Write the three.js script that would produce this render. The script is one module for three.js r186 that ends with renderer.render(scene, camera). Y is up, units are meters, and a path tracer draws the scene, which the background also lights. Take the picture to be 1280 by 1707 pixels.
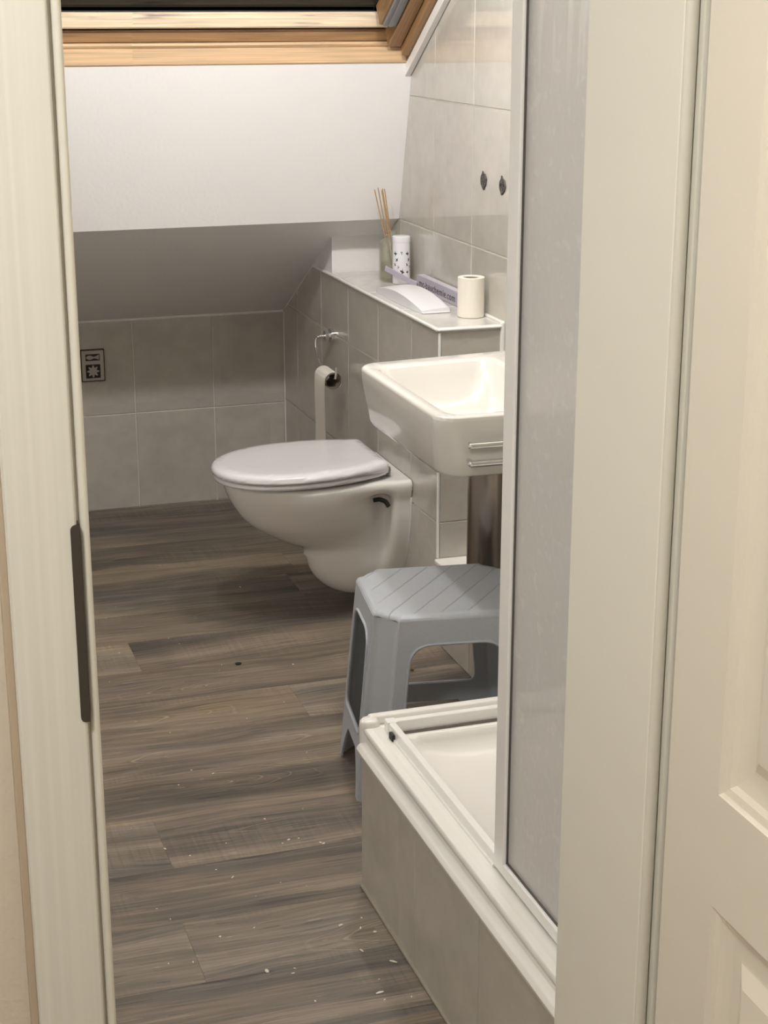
import * as THREE from 'three';
import { RoundedBoxGeometry } from 'three/addons/geometries/RoundedBoxGeometry.js';
import { MarchingCubes } from 'three/addons/objects/MarchingCubes.js';
import { mergeGeometries, toCreasedNormals, mergeVertices } from 'three/addons/utils/BufferGeometryUtils.js';

/* ------------------------------------------------------------------ camera, light, exposure */
const scene = new THREE.Scene();
scene.background = new THREE.Color(0x000000);            // night outside the roof window
const renderer = new THREE.WebGLRenderer({ antialias: true });
renderer.toneMapping = THREE.LinearToneMapping;
renderer.toneMappingExposure = 1.0;
renderer.shadowMap.enabled = true;

const camera = new THREE.PerspectiveCamera(34.31, 1280 / 1707, 0.05, 40);
camera.position.set(0, 1.55, 0);
const PITCH = Math.atan(847 / 2765), YAW = Math.atan(960 / Math.hypot(2765, 847));
camera.rotation.set(-PITCH, -YAW, 0, 'YXZ');

const LAMP_Y = 2.0, LAMP_Z = -3.33, BULB_X = [0.70, 1.18], BULB_I = 1.66;   // two-bulb ceiling lamp over the basin
const HALL = { x: -0.3, y: 2.28, z: -0.5, i: 3.7 };                       // corridor ceiling lamp

/* ------------------------------------------------------------------ helpers */
let seed = 7;
const rnd = () => { seed = (seed * 1664525 + 1013904223) >>> 0; return seed / 4294967296; };
const names = {};
function numbered(n) { const k = names[n] = (names[n] ?? -1) + 1; return k ? `${n}_${String(k).padStart(3, '0')}` : n; }
function shadow(o) { o.castShadow = true; o.receiveShadow = true; return o; }
function part(name, geo, mat, parent, label) {
  const m = shadow(new THREE.Mesh(geo, mat)); m.name = name; parent.add(m);
  if (label) m.userData.label = label;
  return m;
}
function tag(o, label, category, group) { o.userData.label = label; o.userData.category = category; if (group) o.userData.group = group; return o; }
function thing(name, label, category, pos = [0, 0, 0], turn = 0, group) {
  const g = new THREE.Group(); g.name = numbered(name); g.position.set(...pos); g.rotation.y = turn; scene.add(g);
  return tag(g, label, category, group);
}
function single(name, geo, mat, label, category, pos = [0, 0, 0], group) {
  const m = shadow(new THREE.Mesh(geo, mat)); m.name = numbered(name); m.position.set(...pos); scene.add(m);
  return tag(m, label, category, group);
}
function struct(name, geo, mat, label) {
  const m = geo ? shadow(new THREE.Mesh(geo, mat)) : new THREE.Group();
  m.name = name; m.userData.kind = 'structure'; if (label) m.userData.label = label; scene.add(m); return m;
}
function box(x0, x1, y0, y1, z0, z1, r = 0) {
  const w = x1 - x0, h = y1 - y0, d = z1 - z0;
  const g = r ? new RoundedBoxGeometry(w, h, d, 2, Math.min(r, w / 2.01, h / 2.01, d / 2.01)) : new THREE.BoxGeometry(w, h, d);
  g.translate((x0 + x1) / 2, (y0 + y1) / 2, (z0 + z1) / 2); return uvBox(g);
}
function uvBox(g) {                                       // uv in metres by the dominant axis of the normal
  const p = g.attributes.position, n = g.attributes.normal, uv = new Float32Array(p.count * 2);
  for (let i = 0; i < p.count; i++) {
    const ax = Math.abs(n.getX(i)), ay = Math.abs(n.getY(i)), az = Math.abs(n.getZ(i));
    if (ay >= ax && ay >= az) { uv[2 * i] = p.getX(i); uv[2 * i + 1] = p.getZ(i); }
    else if (ax >= az) { uv[2 * i] = p.getZ(i); uv[2 * i + 1] = p.getY(i); }
    else { uv[2 * i] = p.getX(i); uv[2 * i + 1] = p.getY(i); }
  }
  g.setAttribute('uv', new THREE.BufferAttribute(uv, 2)); return g;
}
const merge = (list) => mergeGeometries(list.map((g) => { const h = g.index ? g.toNonIndexed() : g; for (const k of Object.keys(h.attributes)) if (!['position', 'normal', 'uv'].includes(k)) h.deleteAttribute(k); if (!h.attributes.uv) uvBox(h); return h; }));
function cyl(r0, r1, h, seg = 32) { return new THREE.CylinderGeometry(r1, r0, h, seg); }
function lathe(pts, seg = 48) { return new THREE.LatheGeometry(pts.map((p) => new THREE.Vector2(p[0], p[1])), seg); }
function tube(pts, r, seg = 40, rad = 10) { return new THREE.TubeGeometry(new THREE.CatmullRomCurve3(pts.map((p) => new THREE.Vector3(...p)), false, 'catmullrom', 0.2), seg, r, rad, false); }
function rod(a, b, r, rad = 10) {
  const A = new THREE.Vector3(...a), B = new THREE.Vector3(...b), d = B.clone().sub(A), L = d.length();
  const g = new THREE.CapsuleGeometry(r, L - 2 * r, 4, rad);
  g.applyQuaternion(new THREE.Quaternion().setFromUnitVectors(new THREE.Vector3(0, 1, 0), d.normalize()));
  g.translate((A.x + B.x) / 2, (A.y + B.y) / 2, (A.z + B.z) / 2); return g;
}
// extrude a polygon given in (z, y) along x, or in (x, y) along z
function extrudeX(pts, x0, x1) {
  const s = new THREE.Shape(pts.map((p) => new THREE.Vector2(-p[0], p[1])));
  const g = new THREE.ExtrudeGeometry(s, { depth: x1 - x0, bevelEnabled: false });
  g.rotateY(Math.PI / 2); g.translate(x0, 0, 0); return uvBox(g);           // (-z, y, d) -> x = d
}
function extrudeZ(pts, z0, z1) {
  const s = new THREE.Shape(pts.map((p) => new THREE.Vector2(p[0], p[1])));
  const g = new THREE.ExtrudeGeometry(s, { depth: z1 - z0, bevelEnabled: false }); g.translate(0, 0, z0); return uvBox(g);
}
// closed loft through rings of equal point count; caps at both ends by fans
function loft(rings, { capStart = true, capEnd = true, crease = 0.6, closed = true } = {}) {
  const n = rings[0].length, pos = [], idx = [];
  for (const r of rings) for (const p of r) pos.push(...p);
  const m = closed ? n : n - 1;
  for (let i = 0; i < rings.length - 1; i++) for (let j = 0; j < m; j++) {
    const a = i * n + j, b = i * n + (j + 1) % n, c = a + n, d = b + n;
    idx.push(a, b, d, a, d, c);
  }
  const cap = (k, flip) => {
    const c = [0, 0, 0]; for (const p of rings[k]) for (let q = 0; q < 3; q++) c[q] += p[q] / n;
    const ci = pos.length / 3; pos.push(...c);
    for (let j = 0; j < n; j++) { const a = k * n + j, b = k * n + (j + 1) % n; flip ? idx.push(ci, b, a) : idx.push(ci, a, b); }
  };
  if (capStart) cap(0, true); if (capEnd) cap(rings.length - 1, false);
  const g = new THREE.BufferGeometry(); g.setAttribute('position', new THREE.Float32BufferAttribute(pos, 3)); g.setIndex(idx);
  // orient outward by the signed volume
  let v = 0; const P = (i) => [pos[3 * i], pos[3 * i + 1], pos[3 * i + 2]];
  for (let i = 0; i < idx.length; i += 3) { const [a, b, c] = [P(idx[i]), P(idx[i + 1]), P(idx[i + 2])]; v += a[0] * (b[1] * c[2] - b[2] * c[1]) - a[1] * (b[0] * c[2] - b[2] * c[0]) + a[2] * (b[0] * c[1] - b[1] * c[0]); }
  if (v < 0) { for (let i = 0; i < idx.length; i += 3) { const t = idx[i]; idx[i] = idx[i + 1]; idx[i + 1] = t; } g.setIndex(idx); }
  const f = toCreasedNormals(g, crease); return uvBox(f);
}
function roundRect(x0, x1, z0, z1, r, y, n = 8) {          // ring of points, 4*(n+1)
  const out = [], cs = [[x1 - r, z1 - r, 0], [x0 + r, z1 - r, 1], [x0 + r, z0 + r, 2], [x1 - r, z0 + r, 3]];
  for (const [cx, cz, q] of cs) for (let i = 0; i <= n; i++) { const a = (q + i / n) * Math.PI / 2; out.push([cx + r * Math.cos(a), y, cz + r * Math.sin(a)]); }
  return out;
}
/* noise */
const PERM = new Uint8Array(512); { const p = [...Array(256).keys()]; for (let i = 255; i > 0; i--) { const j = Math.floor(rnd() * (i + 1)); [p[i], p[j]] = [p[j], p[i]]; } for (let i = 0; i < 512; i++) PERM[i] = p[i & 255]; }
const hsh = (x, y) => PERM[(PERM[x & 255] + y) & 255] / 255;
function vnoise(x, y) { const xi = Math.floor(x), yi = Math.floor(y); let fx = x - xi, fy = y - yi; fx = fx * fx * (3 - 2 * fx); fy = fy * fy * (3 - 2 * fy); const a = hsh(xi, yi), b = hsh(xi + 1, yi), c = hsh(xi, yi + 1), d = hsh(xi + 1, yi + 1); return a + (b - a) * fx + (c - a) * fy + (a - b - c + d) * fx * fy; }
function fbm(x, y, o = 4) { let s = 0, a = 0.5, t = 0; for (let i = 0; i < o; i++) { s += a * vnoise(x, y); t += a; a *= 0.5; x = x * 2.03 + 17.1; y = y * 2.03 + 5.7; } return s / t; }
const sstep = (a, b, x) => { const t = Math.min(1, Math.max(0, (x - a) / (b - a))); return t * t * (3 - 2 * t); };
function texture(w, h, fn, srgb = true, wrap = true) {
  const d = new Uint8Array(w * h * 4);
  for (let j = 0; j < h; j++) for (let i = 0; i < w; i++) { const c = fn(i / w, j / h, i, j), k = 4 * (j * w + i); d[k] = Math.max(0, Math.min(255, c[0])); d[k + 1] = Math.max(0, Math.min(255, c[1])); d[k + 2] = Math.max(0, Math.min(255, c[2])); d[k + 3] = c[3] ?? 255; }
  const t = new THREE.DataTexture(d, w, h, THREE.RGBAFormat); t.magFilter = THREE.LinearFilter; t.minFilter = THREE.LinearMipmapLinearFilter; t.generateMipmaps = true;
  if (wrap) t.wrapS = t.wrapT = THREE.RepeatWrapping; if (srgb) t.colorSpace = THREE.SRGBColorSpace; t.needsUpdate = true; return t;
}
const rep = (t, u, v) => { const c = t.clone(); c.repeat.set(u, v); c.needsUpdate = true; return c; };

/* ------------------------------------------------------------------ materials */
const std = (color, roughness, extra = {}) => new THREE.MeshStandardMaterial({ color, roughness, ...extra });
const phy = (color, roughness, extra = {}) => new THREE.MeshPhysicalMaterial({ color, roughness, ...extra });
const cloudA = texture(512, 512, (u, v) => { const n = fbm(u * 7, v * 9, 5), m = fbm(u * 23 + 9, v * 19, 3), k = 228 + (n - 0.5) * 22 + (m - 0.5) * 10; return [k, k - 1, k - 3]; });
const plasterBump = texture(512, 512, (u, v) => { const k = 128 + (fbm(u * 60, v * 60, 3) - 0.5) * 150; return [k, k, k]; }, false);
const M = {};
M.paint = std(0xf0eeec, 0.75, { bumpMap: rep(plasterBump, 2, 2), bumpScale: 0.0006 });
M.hallPaint = std(0xd4c8b6, 0.85, { bumpMap: rep(plasterBump, 3, 3), bumpScale: 0.001 });
M.tiles = [0xdcd8cf, 0xd9d5cc, 0xdedad2].map((c, i) => { const t = rep(cloudA, 2.3, 2.3); t.offset.set(i * 0.37, i * 0.21); return phy(c, 0.3, { map: t, clearcoat: 1, clearcoatRoughness: 0.035 }); });
M.apronTile = [0xdad5ca, 0xd8d3c8].map((c, i) => { const t = rep(cloudA, 2.1, 2.1); t.offset.set(i * 0.3, 0.4); return phy(c, 0.3, { map: t, clearcoat: 0.3, clearcoatRoughness: 0.1 }); });
M.ledgeTile = phy(0xf3f1ec, 0.2, { map: rep(cloudA, 3, 3), clearcoat: 0.4, clearcoatRoughness: 0.05 });
M.grout = std(0xe4dfd5, 0.9);
M.silicone = std(0xf1eee8, 0.45);
M.ceramic = phy(0xf3f1ec, 0.12, { clearcoat: 0.6, clearcoatRoughness: 0.04 });
M.seat = phy(0xf2f0f2, 0.16, { clearcoat: 0.5, clearcoatRoughness: 0.05 });
M.basin = phy(0xe3e0d9, 0.14, { clearcoat: 0.6, clearcoatRoughness: 0.04 });
M.acrylic = phy(0xf2efe9, 0.25, { clearcoat: 0.2, clearcoatRoughness: 0.1 });
M.chrome = std(0xe4e4e4, 0.12, { metalness: 1 });
M.steel = std(0x9a9088, 0.22, { metalness: 1 });
M.greySteel = std(0x8d8c8a, 0.4, { metalness: 0.8 });
M.dark = std(0x1b1a19, 0.6);
M.whiteProfile = phy(0xf8f6f2, 0.35, { clearcoat: 0.4, clearcoatRoughness: 0.15 });
M.frame = phy(0xf0ecdf, 0.42, { clearcoat: 0.1, clearcoatRoughness: 0.2 });
M.sealStrip = std(0xe2ddd0, 0.6);
M.doorLeaf = phy(0xebe3d3, 0.36, { clearcoat: 0.1, clearcoatRoughness: 0.2 });
M.core = std(0xb9b3a7, 0.95);

/* --- wood look floor planks: one texture, eight different planks in rows */
const PL = 1.22, PW = 0.195, ROWS = 8;
const plankData = [];
for (let r = 0; r < ROWS; r++) plankData.push({ o: rnd() * 80, tone: 0.95 + rnd() * 0.08, cx: 0.25 + rnd() * 0.5, cy: 0.3 + rnd() * 0.4, cath: r % 3 !== 1 });
const floorMap = texture(2048, 2048, (u, v) => {
  const row = Math.min(ROWS - 1, Math.floor(v * ROWS)), P = plankData[row], x = u * PL, y = (v * ROWS - row) * PW, o = P.o;
  const warp = (fbm(x * 2.2 + o, y * 7, 3) - 0.5) * 0.07;
  const yy = y + warp;
  const streak = fbm(x * 1.3 + o, yy * 26 + o, 3), fine = fbm(x * 6 + o, yy * 210, 3), pore = vnoise(x * 26 + o, yy * 620);
  const band = fbm(x * 1.1 + o * 1.7, yy * 15 + 3, 2), blot = fbm(x * 7 + o, y * 17 + o, 3);
  let k = 1.0 + (streak - 0.5) * 0.42 + (fine - 0.5) * 0.34 - sstep(0.5, 0.75, band) * 0.17 + (blot - 0.5) * 0.22;
  if (pore > 0.83) k -= 0.10 * fine;
  let lite = 0;
  if (P.cath) {                                            // cathedral growth rings outlined by pale lines
    const dx = (x - P.cx * PL), dy = (y - P.cy * PW) + warp * 0.5;
    const f = Math.sqrt(dx * dx * 0.02 + dy * dy) + dx * 0.075 + (fbm(x * 9 + o, y * 30, 2) - 0.5) * 0.016;
    const ring = Math.abs(((f * 62) % 1 + 1) % 1 - 0.5) * 2;
    const near = sstep(0.075, 0.02, Math.abs(dy)) * sstep(0.42, 0.1, Math.abs(dx)) * sstep(0.3, 0.5, fbm(x * 4 + o + 8, y * 10, 2));
    lite = sstep(0.84, 0.97, ring) * near * 0.36 - sstep(0.5, 0.82, ring) * near * 0.1;
  }
  const saw = vnoise(x * 260 + o, y * 9) , sawM = sstep(0.52, 0.75, fbm(x * 3 + o + 31, y * 9, 2));
  k += (saw - 0.5) * 0.10 * sawM + sawM * 0.07;
  const dash = vnoise(x * 13 + o, yy * 330); if (dash > 0.86) k -= 0.13; else if (dash < 0.1) k += 0.15;
  k = k * P.tone + lite;
  const warm = (blot - 0.5) * 10 + (band - 0.5) * -12;
  return [131 * k + warm * 0.4, 121 * k, 109 * k - warm * 0.7];
});
const floorBump = texture(1024, 1024, (u, v) => { const row = Math.floor(v * ROWS), o = plankData[Math.min(7, row)].o, x = u * PL, y = (v * ROWS - row) * PW; const k = 128 + (fbm(x * 8 + o, y * 230, 2) - 0.5) * 160 + (vnoise(x * 260 + o, y * 9) - 0.5) * 40; return [k, k, k]; }, false);
M.planks = [0xffffff, 0xf4f1ee, 0xfffaf2].map((c) => phy(c, 0.5, { map: floorMap, bumpMap: floorBump, bumpScale: 0.0003 }));

/* --- pine of the roof window */
const pine = (r, g, b, s, contrast) => texture(512, 512, (u, v) => { const w = (fbm(u * 2 + s, v * 6, 3) - 0.5) * 0.35, ring = Math.sin((v + w) * 44 + s), f = fbm(u * 5 + s, v * 120, 3); const k = 1 + ring * 0.05 * contrast + (f - 0.5) * 0.28 * contrast; return [r * k, g * k, b * (k * 1.02 - 0.02)]; });
const pineTan = pine(212, 180, 142, 3, 0.8), pineBrown = pine(156, 121, 84, 9, 1.1);
const pineBare = texture(512, 512, (u, v) => { const w = (fbm(u * 2, v * 5, 3) - 0.5) * 0.4, ring = Math.sin((v + w) * 50), f = fbm(u * 4, v * 110, 3), worn = sstep(0.6, 0.75, fbm(u * 5 + 4, v * 16, 4)) * sstep(0.35, 0.9, vnoise(u * 3, v * 30)); const k = 1 + ring * 0.045 + (f - 0.5) * 0.25 - worn * 0.38; return [232 * k, 212 * k, 182 * k + worn * 14]; });
M.pineTan = std(0xffffff, 0.5, { map: rep(pineTan, 1.3, 6) }); M.pineBrown = std(0xffffff, 0.42, { map: rep(pineBrown, 1.3, 6) }); M.pineBare = std(0xffffff, 0.65, { map: rep(pineBare, 1.3, 6) });

/* ------------------------------------------------------------------ room measures (metres) */
const XR = 1.522, XB = 1.355, ZB = -5.102, ZD0 = -1.70, ZD1 = -1.482, XL = 0.0;
const SL = 0.556, slopeY = (z) => 0.612 + SL * (z - ZB);             // underside of the roof slope
const RS = 0.66, roofY = (z) => 1.40 + RS * (z + 4.345);              // plane of the roof window
const CEIL = 2.08, LEDGE = 0.812;

/* ------------------------------------------------------------------ tiles */
function clipPoly(poly, f) { const out = []; for (let i = 0; i < poly.length; i++) { const a = poly[i], b = poly[(i + 1) % poly.length], fa = f(a), fb = f(b); if (fa <= 0) out.push(a); if ((fa < 0 && fb > 0) || (fa > 0 && fb < 0)) { const t = fa / (fa - fb); out.push([a[0] + (b[0] - a[0]) * t, a[1] + (b[1] - a[1]) * t]); } } return out; }
function area(p) { let s = 0; for (let i = 0; i < p.length; i++) { const a = p[i], b = p[(i + 1) % p.length]; s += a[0] * b[1] - a[1] * b[0]; } return s / 2; }
function insetPoly(p, c) {
  const n = p.length, L = [];
  for (let i = 0; i < n; i++) { const a = p[i], b = p[(i + 1) % n], dx = b[0] - a[0], dy = b[1] - a[1], l = Math.hypot(dx, dy) || 1; const nx = -dy / l, ny = dx / l; L.push([nx, ny, nx * a[0] + ny * a[1] + c]); }
  return p.map((q, i) => { const A = L[(i + n - 1) % n], B = L[i], det = A[0] * B[1] - A[1] * B[0]; if (Math.abs(det) < 1e-6) return [q[0] + B[0] * c, q[1] + B[1] * c]; return [(A[2] * B[1] - A[1] * B[2]) / det, (A[0] * B[2] - A[2] * B[0]) / det]; });
}
function polyTile(poly, h, c, map) {
  if (area(poly) < 0) poly = poly.slice().reverse();
  const inn = insetPoly(poly, c), n = poly.length, pos = [], uv = [];
  const put = (...v) => { for (const [a, b, t] of v) { pos.push(...map(a, b, t)); uv.push(a, b); } };
  for (let i = 1; i < n - 1; i++) put([...inn[0], h], [...inn[i], h], [...inn[i + 1], h]);
  for (let i = 0; i < n; i++) { const j = (i + 1) % n, A = poly[i], B = poly[j], a = inn[i], b = inn[j];
    put([...A, h - c], [...B, h - c], [...b, h]); put([...A, h - c], [...b, h], [...a, h]);
    put([...A, 0], [...B, 0], [...B, h - c]); put([...A, 0], [...B, h - c], [...A, h - c]); }
  const p0 = map(0, 0, 0), p1 = map(0, 0, 1), up = [0, 1, 2].map((k) => p1[k] - p0[k]);
  const e1 = [0, 1, 2].map((k) => pos[3 + k] - pos[k]), e2 = [0, 1, 2].map((k) => pos[6 + k] - pos[k]);
  const nn = [e1[1] * e2[2] - e1[2] * e2[1], e1[2] * e2[0] - e1[0] * e2[2], e1[0] * e2[1] - e1[1] * e2[0]];
  if (nn[0] * up[0] + nn[1] * up[1] + nn[2] * up[2] < 0) for (let i = 0; i < pos.length; i += 9) { for (let k = 0; k < 3; k++) { [pos[i + 3 + k], pos[i + 6 + k]] = [pos[i + 6 + k], pos[i + 3 + k]]; } const u = i / 9 * 6; for (let k = 0; k < 2; k++) [uv[u + 2 + k], uv[u + 4 + k]] = [uv[u + 4 + k], uv[u + 2 + k]]; }
  const g = new THREE.BufferGeometry(); g.setAttribute('position', new THREE.Float32BufferAttribute(pos, 3)); g.setAttribute('uv', new THREE.Float32BufferAttribute(uv, 2)); g.computeVertexNormals(); return g;
}
function tileGrid(parent, as, bs, map, mats, { clips = [], gap = 0.0038, h = 0.003, c = 0.0010, skip } = {}) {
  for (let i = 0; i < as.length - 1; i++) for (let j = 0; j < bs.length - 1; j++) {
    const a0 = Math.min(as[i], as[i + 1]) + gap / 2, a1 = Math.max(as[i], as[i + 1]) - gap / 2, b0 = bs[j] + gap / 2, b1 = bs[j + 1] - gap / 2;
    let p = [[a0, b0], [a1, b0], [a1, b1], [a0, b1]];
    for (const f of clips) { p = clipPoly(p, f); if (p.length < 3) break; }
    if (p.length < 3 || Math.abs(area(p)) < 2e-4 || (skip && skip(i, j))) continue;
    const dh = (rnd() - 0.5) * 0.0005;
    part('tile', polyTile(p, h + dh, c, map), mats[Math.floor(rnd() * mats.length)], parent);
  }
}

/* ------------------------------------------------------------------ the setting */
// floor planks
const floor = struct('floor', box(XL - 0.1, XR + 0.1, -0.1, -0.004, ZB - 0.1, ZD0 + 0.1), M.core);
{
  const gap = 0.0002;
  const starts = {};
  for (let k = -11; k <= 9; k++) {
    const z0 = -3.345 + PW * k, z1 = z0 + PW; if (z1 < ZB || z0 > ZD0 + 0.1) continue;
    let off = { '-1': 0.935, 2: 0.50, 4: 0.477, 0: 0.2, 1: 1.25, 3: 1.05, 5: 0.9, '-2': 0.35, '-3': 0.62, 6: 0.15 }[k] ?? rnd() * PL;
    let i = 0;
    for (let x = off - 2 * PL; x < XR; x += PL, i++) {
      const a0 = Math.max(x, XL), a1 = Math.min(x + PL, XR), c0 = Math.max(z0, ZB), c1 = Math.min(z1, ZD0 + 0.1);
      if (a1 - a0 < 0.02 || c1 - c0 < 0.01) continue;
      const g = polyTile([[a0 + gap / 2, c0 + gap / 2], [a1 - gap / 2, c0 + gap / 2], [a1 - gap / 2, c1 - gap / 2], [a0 + gap / 2, c1 - gap / 2]], 0.004, 0.0003, (a, b, h) => [a, -0.004 + h, b]);
      const uv = g.attributes.uv, row = Math.floor(rnd() * ROWS), flip = rnd() < 0.5;
      for (let q = 0; q < uv.count; q++) { let u = (uv.getX(q) - x) / PL, v = (uv.getY(q) - z0) / PW; if (flip) { u = 1 - u; v = 1 - v; } v = 0.02 + v * 0.96; uv.setXY(q, u, (row + v) / ROWS); }
      part('plank', g, M.planks[Math.floor(rnd() * 3)], floor);
    }
  }
}
// back knee wall
const wallBack = struct('wall_back', box(XL - 0.1, XR + 0.1, -0.1, 0.75, ZB - 0.12, ZB - 0.003), M.grout);
tileGrid(wallBack, [0, 0.104, 0.358, 0.612, 0.866, 1.12, XB - 0.001], [0, 0.311, 0.611], (a, b, h) => [a, b, ZB - 0.003 + h], M.tiles);
part('joint_sealant', rod([XL, 0.611, ZB + 0.001], [XB, 0.611, ZB + 0.001], 0.005), M.silicone, wallBack);
part('joint_sealant', rod([XB - 0.0005, 0, ZB + 0.001], [XB - 0.0005, 0.61, ZB + 0.001], 0.0025), M.silicone, wallBack);
// left wall
struct('wall_left', box(XL - 0.1, XL, -0.1, 2.3, ZB - 0.12, ZD0), M.paint);
// right wall with tiles up to the roof window
{
  const w = struct('wall_right', extrudeX([[ZB - 0.12, -0.1], [ZD0 + 0.1, -0.1], [ZD0 + 0.1, 2.3], [-3.05, 2.3], [-4.5, 1.35], [ZB - 0.12, 0.9]], XR + 0.003, XR + 0.13), M.grout);
  const zs = [-4.60, -4.435, -4.165, -3.889, -3.615, -3.34, -3.065, -2.79, -2.515, -2.24, -1.965, ZD0], ys = [0, 0.30, 0.635, 0.972, 1.312, 1.652, CEIL];
  const map = (a, b, h) => [XR + 0.003 - h, b, a];
  tileGrid(w, zs, ys.slice(0, 4), map, M.tiles, { clips: [(p) => p[1] - slopeY(p[0]) + 0.001] });
  tileGrid(w, zs, ys.slice(3), map, M.tiles, { clips: [(p) => -(p[0] + 4.451 - (p[1] - 0.971) * 0.247) + 0.001, (p) => p[1] - roofY(p[0]) - 0.012] });
}
// ceiling: slope, lining under the window, flat part
const ceiling = struct('ceiling', null);
{
  const XW = 0.38;                                         // left end of the window recess
  part('slope', extrudeX([[ZB - 0.12, slopeY(ZB - 0.12)], [-4.451, slopeY(-4.451)], [-4.451, slopeY(-4.451) + 0.06], [-4.56, slopeY(-4.451) + 0.12], [ZB - 0.12, slopeY(ZB - 0.12) + 0.16]], XL - 0.1, XR + 0.003), M.paint, ceiling);
  part('window_lining', extrudeX([[-4.451, 0.9725], [-4.345, 1.398], [-4.45, 1.398], [-4.56, 0.985]], XW, XR + 0.002), M.paint, ceiling);
  const zt = -4.451 + (CEIL - 0.972) / SL;
  part('slope', extrudeX([[-4.451, 0.972], [zt, CEIL], [zt, CEIL + 0.15], [-4.6, 0.972 + 0.1]], XL - 0.1, XW), M.paint, ceiling);
  part('window_cheek', extrudeX([[-4.451, 0.975], [zt, CEIL], [-3.2, CEIL + 0.1], [-4.42, 1.40]], XW - 0.02, XW), M.paint, ceiling);
  part('flat', box(XW, XR + 0.13, CEIL, CEIL + 0.12, -3.30, ZD0 + 0.1), M.paint, ceiling);
  part('flat', box(XL - 0.1, XW, CEIL, CEIL + 0.12, zt - 0.02, ZD0 + 0.1), M.paint, ceiling);
  // roof window
  const win = struct('window_1', null, null, 'pine framed roof window with black night glass above the white lining');
  const a = Math.atan(RS), T = Math.hypot(1, RS);
  const P = (x, t, o) => [x, 1.40 + t * Math.sin(a) + o * Math.cos(a), -4.345 + t * Math.cos(a) - o * Math.sin(a)];   // t up the slope, o outwards
  const bar = (x0, x1, t0, t1, o0, o1, r = 0.003, vert = false) => {
    const g = new RoundedBoxGeometry(x1 - x0, t1 - t0, o1 - o0, 2, r); uvBox(g); if (vert) { const uv = g.attributes.uv; for (let i = 0; i < uv.count; i++) uv.setXY(i, uv.getY(i), uv.getX(i)); }
    // local x = x, y = up the slope, z = outwards
    const m = new THREE.Matrix4().makeBasis(new THREE.Vector3(-1, 0, 0), new THREE.Vector3(0, Math.sin(a), Math.cos(a)), new THREE.Vector3(0, Math.cos(a), -Math.sin(a)));
    g.applyMatrix4(m); const c = P((x0 + x1) / 2, (t0 + t1) / 2, (o0 + o1) / 2); g.translate(...c); return g;
  };
  const LT = 1.24, XE = 1.519;
  const face = (pts, x0, x1) => toCreasedNormals(extrudeX(pts, x0, x1), 0.5);      // (z, y) profiles of the bottom rails
  const frame = part('window_frame', merge([face([[-4.345, 1.3985], [-4.342, 1.402], [-4.342, 1.4385], [-4.345, 1.4415], [-4.42, 1.4415], [-4.42, 1.3985]], XW, XE), bar(XW, XE, 1.17, LT, 0, 0.06)]), M.pineTan, win);
  part('frame_ledge', face([[-4.347, 1.4425], [-4.344, 1.4445], [-4.342, 1.448], [-4.343, 1.4525], [-4.347, 1.455], [-4.42, 1.455], [-4.42, 1.4425]], XW + 0.02, XE - 0.02), M.pineTan, frame);
  part('frame_rebate', face([[-4.352, 1.4565], [-4.350, 1.460], [-4.346, 1.4805], [-4.343, 1.482], [-4.343, 1.4865], [-4.346, 1.4875], [-4.42, 1.4875], [-4.42, 1.4565]], XW + 0.02, XE - 0.03), M.pineBrown, frame);
  for (const [x0, x1, o] of [[XE - 0.034, XE, 0], [XW, XW + 0.034, 0]]) part('frame_side', bar(x0, x1, 0.03, LT, o + 0.001, 0.09, 0.003, true), M.pineBrown, frame);
  for (const [x0, x1] of [[XE - 0.073, XE - 0.036], [XW + 0.036, XW + 0.073]]) part('frame_side', bar(x0, x1, 0.04, LT - 0.02, 0.022, 0.09, 0.003, true), M.pineBrown, frame);
  const sash = part('sash', merge([face([[-4.330, 1.4905], [-4.325, 1.4905], [-4.320, 1.494], [-4.314, 1.525], [-4.317, 1.5295], [-4.325, 1.5315], [-4.39, 1.5315], [-4.39, 1.4905]], XW + 0.074, XE - 0.074), bar(XW + 0.074, XE - 0.074, 1.09, 1.165, 0.03, 0.095, 0.005)]), M.pineBare, win);
  for (const [x0, x1] of [[XE - 0.116, XE - 0.076], [XW + 0.076, XW + 0.116]]) part('sash_side', bar(x0, x1, 0.12, 1.16, 0.036, 0.095, 0.004, true), M.pineBrown, sash);
  for (const x of [XE - 0.092, XW + 0.092]) part('grey_seal_rail', merge([bar(x - 0.018, x + 0.018, 0.13, 1.15, 0.026, 0.036, 0.003), bar(x - 0.006, x + 0.006, 0.135, 1.145, 0.021, 0.027, 0.002)]), std(0x8f8f92, 0.4, { metalness: 0.3 }), sash);
  part('pane', bar(XW + 0.11, XE - 0.11, 0.06, 1.1, 0.104, 0.110, 0.001), phy(0x060607, 0.05, { ior: 1.33 }), win);
  part('glazing_bead', box(XW + 0.11, XE - 0.11, 1.5312, 1.5345, -4.36, -4.322, 0.001), M.dark, win);
  // white strip between window frame and tiled wall
  const tr = struct('trim_1', bar(XE + 0.0005 - 0.016, XE + 0.0015, -0.03, LT, -0.026, -0.001, 0.002), M.whiteProfile, 'white strip along the roof window above the tiled wall');
  void tr;
}
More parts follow.
